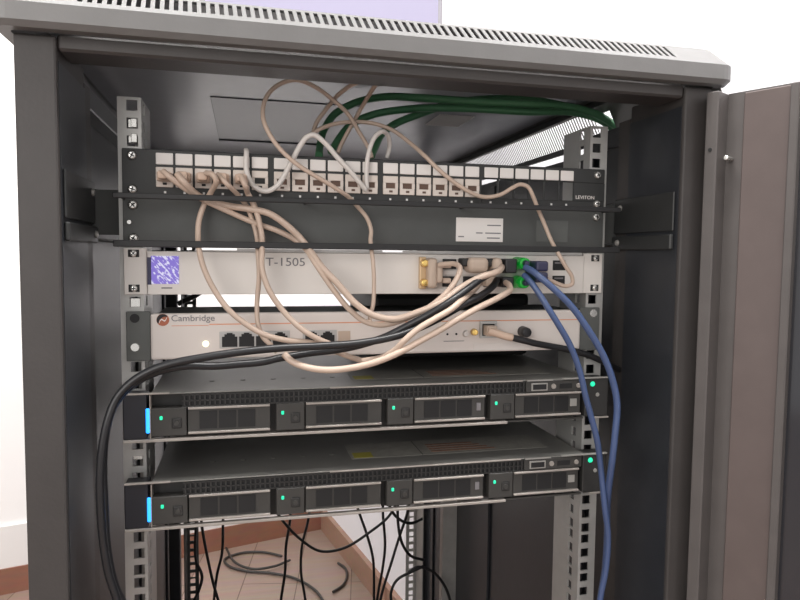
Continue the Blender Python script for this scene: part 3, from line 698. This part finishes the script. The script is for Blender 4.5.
p = [(0.3622, -0.0240, -0.1200), (0.3632, -0.0320, -0.1226), (0.3610, -0.0400, -0.1272), (0.3525, -0.0480, -0.1306), (0.3401, -0.0560, -0.1349), (0.3203, -0.0660, -0.1416), (0.2946, -0.0790, -0.1513), (0.2765, -0.0830, -0.1606), (0.2576, -0.0850, -0.1699), (0.2394, -0.0855, -0.1792), (0.2182, -0.0840, -0.1877), (0.1956, -0.0820, -0.1927), (0.1750, -0.0800, -0.1941), (0.1581, -0.0760, -0.1917), (0.1466, -0.0700, -0.1875), (0.1399, -0.0660, -0.1814)]
c = cable('beige cable in a long low curve beneath the black cables', p, .0030, 'beige')
p = [(0.3363, -0.0220, -0.1211), (0.3235, -0.0400, -0.1271), (0.2991, -0.0760, -0.1343), (0.2853, -0.0840, -0.1426), (0.2715, -0.0870, -0.1494), (0.2550, -0.0875, -0.1589), (0.2428, -0.0860, -0.1694), (0.2361, -0.0800, -0.1781), (0.2247, -0.0700, -0.1865), (0.2098, -0.0620, -0.1901)]
c = cable('short beige cable joining the low curve from the tan plugs', p, .0028, 'beige')
MB().box(.3430, .3560, -.022, -.0072, -.1245, -.1150, .0015, 2).build('plug', 'tan', c)
# amber connector with two brass thumbscrews
t = thing('serial_connector', 'amber D-shaped connector with two bright brass thumbscrews', 'connector', (.284, -.005, -.127))
mb = MB(); mb.box(.2768, .2835, -.011, -.0050, -.1275, -.0955, .001, 2); mb.build('flange', 'gold', t)
mb = MB()
mb.box(.2830, .2925, -.0215, -.0052, -.1265, -.0965, .0035, 3); mb.box(.2915, .2985, -.0205, -.0060, -.1215, -.1015, .003, 3)
h = mb.build('hood', 'tan', t)
for z in (-.1018, -.1212):
    mb = MB(); mb.cyl((.2806, -.0108, z), (0, -1, 0), .0040, .0034, .007, 18, .0006); mb.build('thumbscrew', 'brass', t, True)
for z in (-.1040, -.1190):
    mb = MB(); mb.box(.2985, .3080, -.0165, -.0100, z - .0026, z + .0026, .001); b = mb.build('strain_relief', 'beige', h)
# tan plugs in the upper row
for i, (xa, xb, lab) in enumerate(((.3185, .3440, 'tan plug in the upper row, nearer the amber connector'), (.3445, .3590, 'tan plug in the upper row, beside the black plug'))):
    t = thing('tan_plug', lab, 'plug', (xa, -.007, -.107))
    mb = MB(); mb.box(xa + .004, xb, -.028, -.0072, -.1110, -.0955, .005, 3); mb.build('hood', 'tan', t)
    mb = MB(); mb.box(xa - .001, xa + .0060, -.022, -.0072, -.1045, -.0965, .001); mb.build('latch', 'serverdark', t)
# green plugs
for za, zc, lab in ((-.1075, -.0945, 'bright green plug, upper of the pair beside the navy plug'), (-.1268, -.1142, 'bright green plug, lower of the pair below the navy plug')):
    zm = (za + zc) / 2
    t = thing('green_plug', lab, 'plug', (.3815, -.007, za), None)
    mb = MB(); mb.cyl((.3815, -.0072, zm), (0, -1, 0), .0066, .0056, .022, 20, .001); mb.build('body', 'greenplug', t, True)
    mb = MB(); mb.cyl((.3815, -.0291, zm), (0, -1, 0), .0032, .0026, .006, 16, .0006); mb.build('nose', 'navy', t, True)
# two blue cables
p = [(0.3790, -0.0340, -0.1046), (0.3830, -0.0420, -0.1083), (0.3883, -0.0490, -0.1140), (0.4012, -0.0560, -0.1264), (0.4177, -0.0600, -0.1428), (0.4334, -0.0620, -0.1635), (0.4512, -0.0630, -0.1905), (0.4632, -0.0630, -0.2178), (0.4685, -0.0630, -0.2413), (0.4676, -0.0625, -0.2718), (0.4668, -0.0600, -0.3002), (0.4692, -0.0520, -0.3268), (0.4777, -0.0360, -0.3599), (0.4848, -0.0260, -0.3919), (0.4861, -0.0220, -0.4316), (0.4825, -0.0200, -0.4671), (0.4804, -0.0180, -0.5133)]
c = cable('blue cable, outer of the two, bowing right past the server ears', p, .0034, 'blue', 'blue_cable')
MB().box(.3895, .4030, -.038, -.0072, -.1090, -.0985, .0022, 2).build('plug', 'navy', c)
p = [(0.3781, -0.0340, -0.1125), (0.3811, -0.0420, -0.1182), (0.3883, -0.0500, -0.1316), (0.3947, -0.0550, -0.1440), (0.4048, -0.0570, -0.1597), (0.4188, -0.0560, -0.1808), (0.4311, -0.0550, -0.2082), (0.4391, -0.0540, -0.2349), (0.4471, -0.0530, -0.2579), (0.4540, -0.0520, -0.2791), (0.4617, -0.0485, -0.3118), (0.4677, -0.0485, -0.3543), (0.4736, -0.0460, -0.3824), (0.4744, -0.0430, -0.4204), (0.4704, -0.0400, -0.4551), (0.4672, -0.0380, -0.4997)]
c = cable('blue cable, inner of the two, hanging over the server lights', p, .0031, 'blue', 'blue_cable')
MB().box(.3895, .4030, -.038, -.0072, -.1200, -.1096, .0022, 2).build('plug', 'navy', c)
# black lead on the right of the wireless unit
p = [(0.3473, -0.0180, -0.1700), (0.3552, -0.0200, -0.1720), (0.3647, -0.0210, -0.1751), (0.3724, -0.0210, -0.1768)]
q = [(0.3724, -0.0210, -0.1768), (0.3834, -0.0210, -0.1796), (0.3973, -0.0200, -0.1831), (0.4186, -0.0180, -0.1874), (0.4352, -0.0170, -0.1906), (0.4580, -0.0160, -0.1966), (0.4806, -0.0120, -0.2053), (0.4977, -0.0040, -0.2126), (0.5191, 0.0100, -0.2212)]
t = thing('network_cable', 'black lead with beige plug in the metal port of the wireless unit', 'cable', p[0])
MB().tube(q, .0034).build('cord', 'black', t)
MB().tube(p, .0040).build('boot', 'plug', t)
MB().box(.3462, .3574, -.0185, -.0066, -.1755, -.1650, .001, 2).build('plug', 'tan', t)
# black leads hanging behind the servers
hang = [
 ('first black lead from the left under the lower server', [(0.0139, 0.7000, -0.5962), (0.0116, 0.7000, -0.6412), (0.0109, 0.7000, -0.7092), (0.0222, 0.7000, -0.7436), (0.0161, 0.7000, -0.7721), (0.0023, 0.7000, -0.8039), (-0.0062, 0.7000, -0.8741)]),
 ('slanting black lead crossing its neighbour at far left below the server', [(0.0158, 0.7600, -0.6191), (0.0194, 0.7600, -0.6666), (0.0309, 0.7600, -0.7391), (0.0426, 0.7600, -0.7970), (0.0546, 0.7600, -0.8423), (0.0705, 0.7600, -0.9195)]),
 ('black lead bending left to meet the slanting one', [(0.0611, 0.8000, -0.6378), (0.0607, 0.8000, -0.6868), (0.0582, 0.8000, -0.7447), (0.0473, 0.8000, -0.7930), (0.0406, 0.8000, -0.8486), (0.0357, 0.8000, -0.9386)]),
 ('straight black lead left of centre below the server', [(0.2028, 0.7400, -0.6155), (0.2006, 0.7400, -0.6612), (0.1922, 0.7400, -0.7152), (0.1900, 0.7400, -0.7722), (0.1815, 0.7400, -0.8332), (0.1750, 0.7400, -0.9213)]),
 ('straight black lead right beside it, left of centre, kinked at the bottom', [(0.2492, 0.7800, -0.6340), (0.2427, 0.7800, -0.6809), (0.2296, 0.7800, -0.7364), (0.2274, 0.7800, -0.7954), (0.2363, 0.7800, -0.8560), (0.2453, 0.7800, -0.9541)]),
 ('black lead sagging in a wide swag between the left and right bunches', [(0.1613, 0.7000, -0.6080), (0.1836, 0.7000, -0.6436), (0.2164, 0.7000, -0.6827), (0.2601, 0.7000, -0.7147), (0.3109, 0.7000, -0.7131), (0.3667, 0.7000, -0.6833), (0.4079, 0.7000, -0.6518), (0.4274, 0.7000, -0.6182)]),
 ('first black lead of the right bunch below the server', [(0.3441, 0.7600, -0.6339), (0.3555, 0.7600, -0.6688), (0.3716, 0.7600, -0.7159), (0.3857, 0.7600, -0.7723), (0.3887, 0.7600, -0.8559), (0.3895, 0.7600, -0.9611)]),
 ('nearly vertical black lead in the middle of the right bunch', [(0.3987, 0.7200, -0.6189), (0.3990, 0.7200, -0.6545), (0.4042, 0.7200, -0.7264), (0.3980, 0.7200, -0.7843), (0.3895, 0.7200, -0.8307), (0.3814, 0.7200, -0.9364)]),
 ('black lead slanting down leftwards through the right bunch', [(0.4489, 0.6800, -0.6124), (0.4427, 0.6800, -0.6424), (0.4257, 0.6800, -0.6933), (0.4088, 0.6800, -0.7485), (0.3898, 0.6800, -0.8101), (0.3690, 0.6800, -0.9112)]),
 ('short black lead reaching right to the perforated rear rail', [(0.3943, 0.6500, -0.6013), (0.4051, 0.6500, -0.6254), (0.4245, 0.6500, -0.6440), (0.4486, 0.6600, -0.6544), (0.4775, 0.6700, -0.6501)]),
 ('black lead curving right in front of the perforated rear rail', [(0.4130, 0.6400, -0.5948), (0.4135, 0.6400, -0.6412), (0.4225, 0.6400, -0.6864), (0.4447, 0.6500, -0.7208), (0.4759, 0.6600, -0.7372)]),
 ('black lead making a small loop at the foot of the rear rail', [(0.4647, 0.6200, -0.7302), (0.4372, 0.6200, -0.7401), (0.4079, 0.6200, -0.7538), (0.3956, 0.6200, -0.7798), (0.3980, 0.6200, -0.8075), (0.4114, 0.6200, -0.8812)]),
 ('black lead arching across the dark gap right of the rear rail', [(0.4257, 0.6000, -0.7292), (0.4464, 0.6000, -0.7210), (0.4782, 0.6000, -0.7347), (0.5020, 0.6000, -0.7646), (0.5154, 0.6000, -0.7978), (0.5298, 0.6000, -0.8849)]),
]
for lab, q in hang: single(lab, q, .0030, 'black', 'hanging_cable', 'black leads hanging behind the servers')
# leads lying on the floor
fl = [
 ('dark lead on the floor in a flat oval, left of centre', [(0.2457, 1.8328, -1.2430), (0.1723, 1.8834, -1.2430), (0.0933, 1.8916, -1.2430), (0.0347, 1.8528, -1.2430), (0.0505, 1.7919, -1.2430), (0.1113, 1.7393, -1.2430), (0.1957, 1.7055, -1.2430), (0.2774, 1.6500, -1.2430), (0.3413, 1.5497, -1.2430), (0.3620, 1.4648, -1.2430)]),
 ('thin dark lead on the floor running right toward the straight leads', [(0.0365, 1.9326, -1.2360), (0.0756, 1.7959, -1.2360), (0.1397, 1.7342, -1.2360), (0.2151, 1.7416, -1.2360), (0.2722, 1.7782, -1.2360)]),
 ('short brown lead end curled on the floor right of centre', [(0.4468, 1.7328, -1.2440), (0.4664, 1.6882, -1.2440), (0.4642, 1.6265, -1.2440), (0.4406, 1.5653, -1.2440), (0.4001, 1.5251, -1.2440)]),
]
for lab, q in fl: single(lab, q, .0046, 'greycable', 'floor_cable', 'leads lying on the floor')
# small dark lead seen through the gap above the wireless unit
p = [(-0.0159, 0.6800, -0.1912), (-0.0011, 0.6800, -0.1836), (0.0118, 0.6800, -0.1779), (0.0267, 0.6800, -0.1683)]
single('dark lead end seen through the gap above the red logo', p, .005, 'black', 'cable')


# ------------------------------------------------------------------ monitor on the roof
mo = thing('monitor', 'lilac-lit monitor with grey bezel standing on the cabinet roof', 'monitor', (0.258, .62, .113))
a, b = 0.043, 0.472
MB().box(a - .010, b + .010, .60, .632, .150, .460, .004, 2).build('housing', 'bezel', mo)
MB().box(a, b, .5985, .6005, .160, .450).build('screen', 'screenlit', mo)
mb = MB(); mb.box(0.258 - .10, 0.258 + .10, .56, .72, .1135, .121, .003).box(0.258 - .025, 0.258 + .025, .632, .650, .120, .26, .003)
mb.build('stand', 'bezel', mo)

# ------------------------------------------------------------------ light, world, camera
w = bpy.data.worlds.new('room_daylight'); S.world = w; w.use_nodes = True
bg = w.node_tree.nodes['Background']; bg.inputs['Color'].default_value = (1.0, .985, .97, 1); bg.inputs['Strength'].default_value = .78
def area(name, loc, target, sx, sy, power, col):
    l = bpy.data.lights.new(name, 'AREA'); l.shape = 'RECTANGLE'; l.size = sx; l.size_y = sy; l.energy = power; l.color = col
    o = bpy.data.objects.new(name, l); COL.objects.link(o); o.location = Vector(loc) + Vector((0, 0, ZO))
    o.rotation_euler = (Vector(target) - Vector(loc)).to_track_quat('-Z', 'Y').to_euler(); return o
area('ceiling_lamp', (.15, -.30, 1.40), (.22, -.12, 0), 1.5, .22, 60, (1, .985, .96))
area('front_fill', (-1.6, -2.4, .6), (.2, 0, -.1), 1.6, 1.4, 40, (1, .96, .92))  # unseen fill added at front left to light the rack
area('wall_fill', (-.9, 1.2, 1.45), (-.9, 2.1, .2), 1.6, .3, 27, (1, .98, .97))  # unseen fill added to brighten the back wall

cam = bpy.data.cameras.new('camera'); co = bpy.data.objects.new('camera', cam); COL.objects.link(co)
cam.sensor_width = 36; cam.lens = 29.5740
cam.clip_start = .01
co.matrix_world = Matrix(((0.972555, 0.005236, -0.232614, 0.105221), (-0.232434, 0.067169, -0.970290, -0.642995), (0.010544, 0.997728, 0.066542, 1.154889), (0.000000, 0.000000, 0.000000, 1.000000)))
S.camera = co
S.view_settings.view_transform = 'Standard'; S.view_settings.look = 'None'
S.view_settings.gamma = 1; S.view_settings.use_curve_mapping = False; S.view_settings.exposure = 0.0
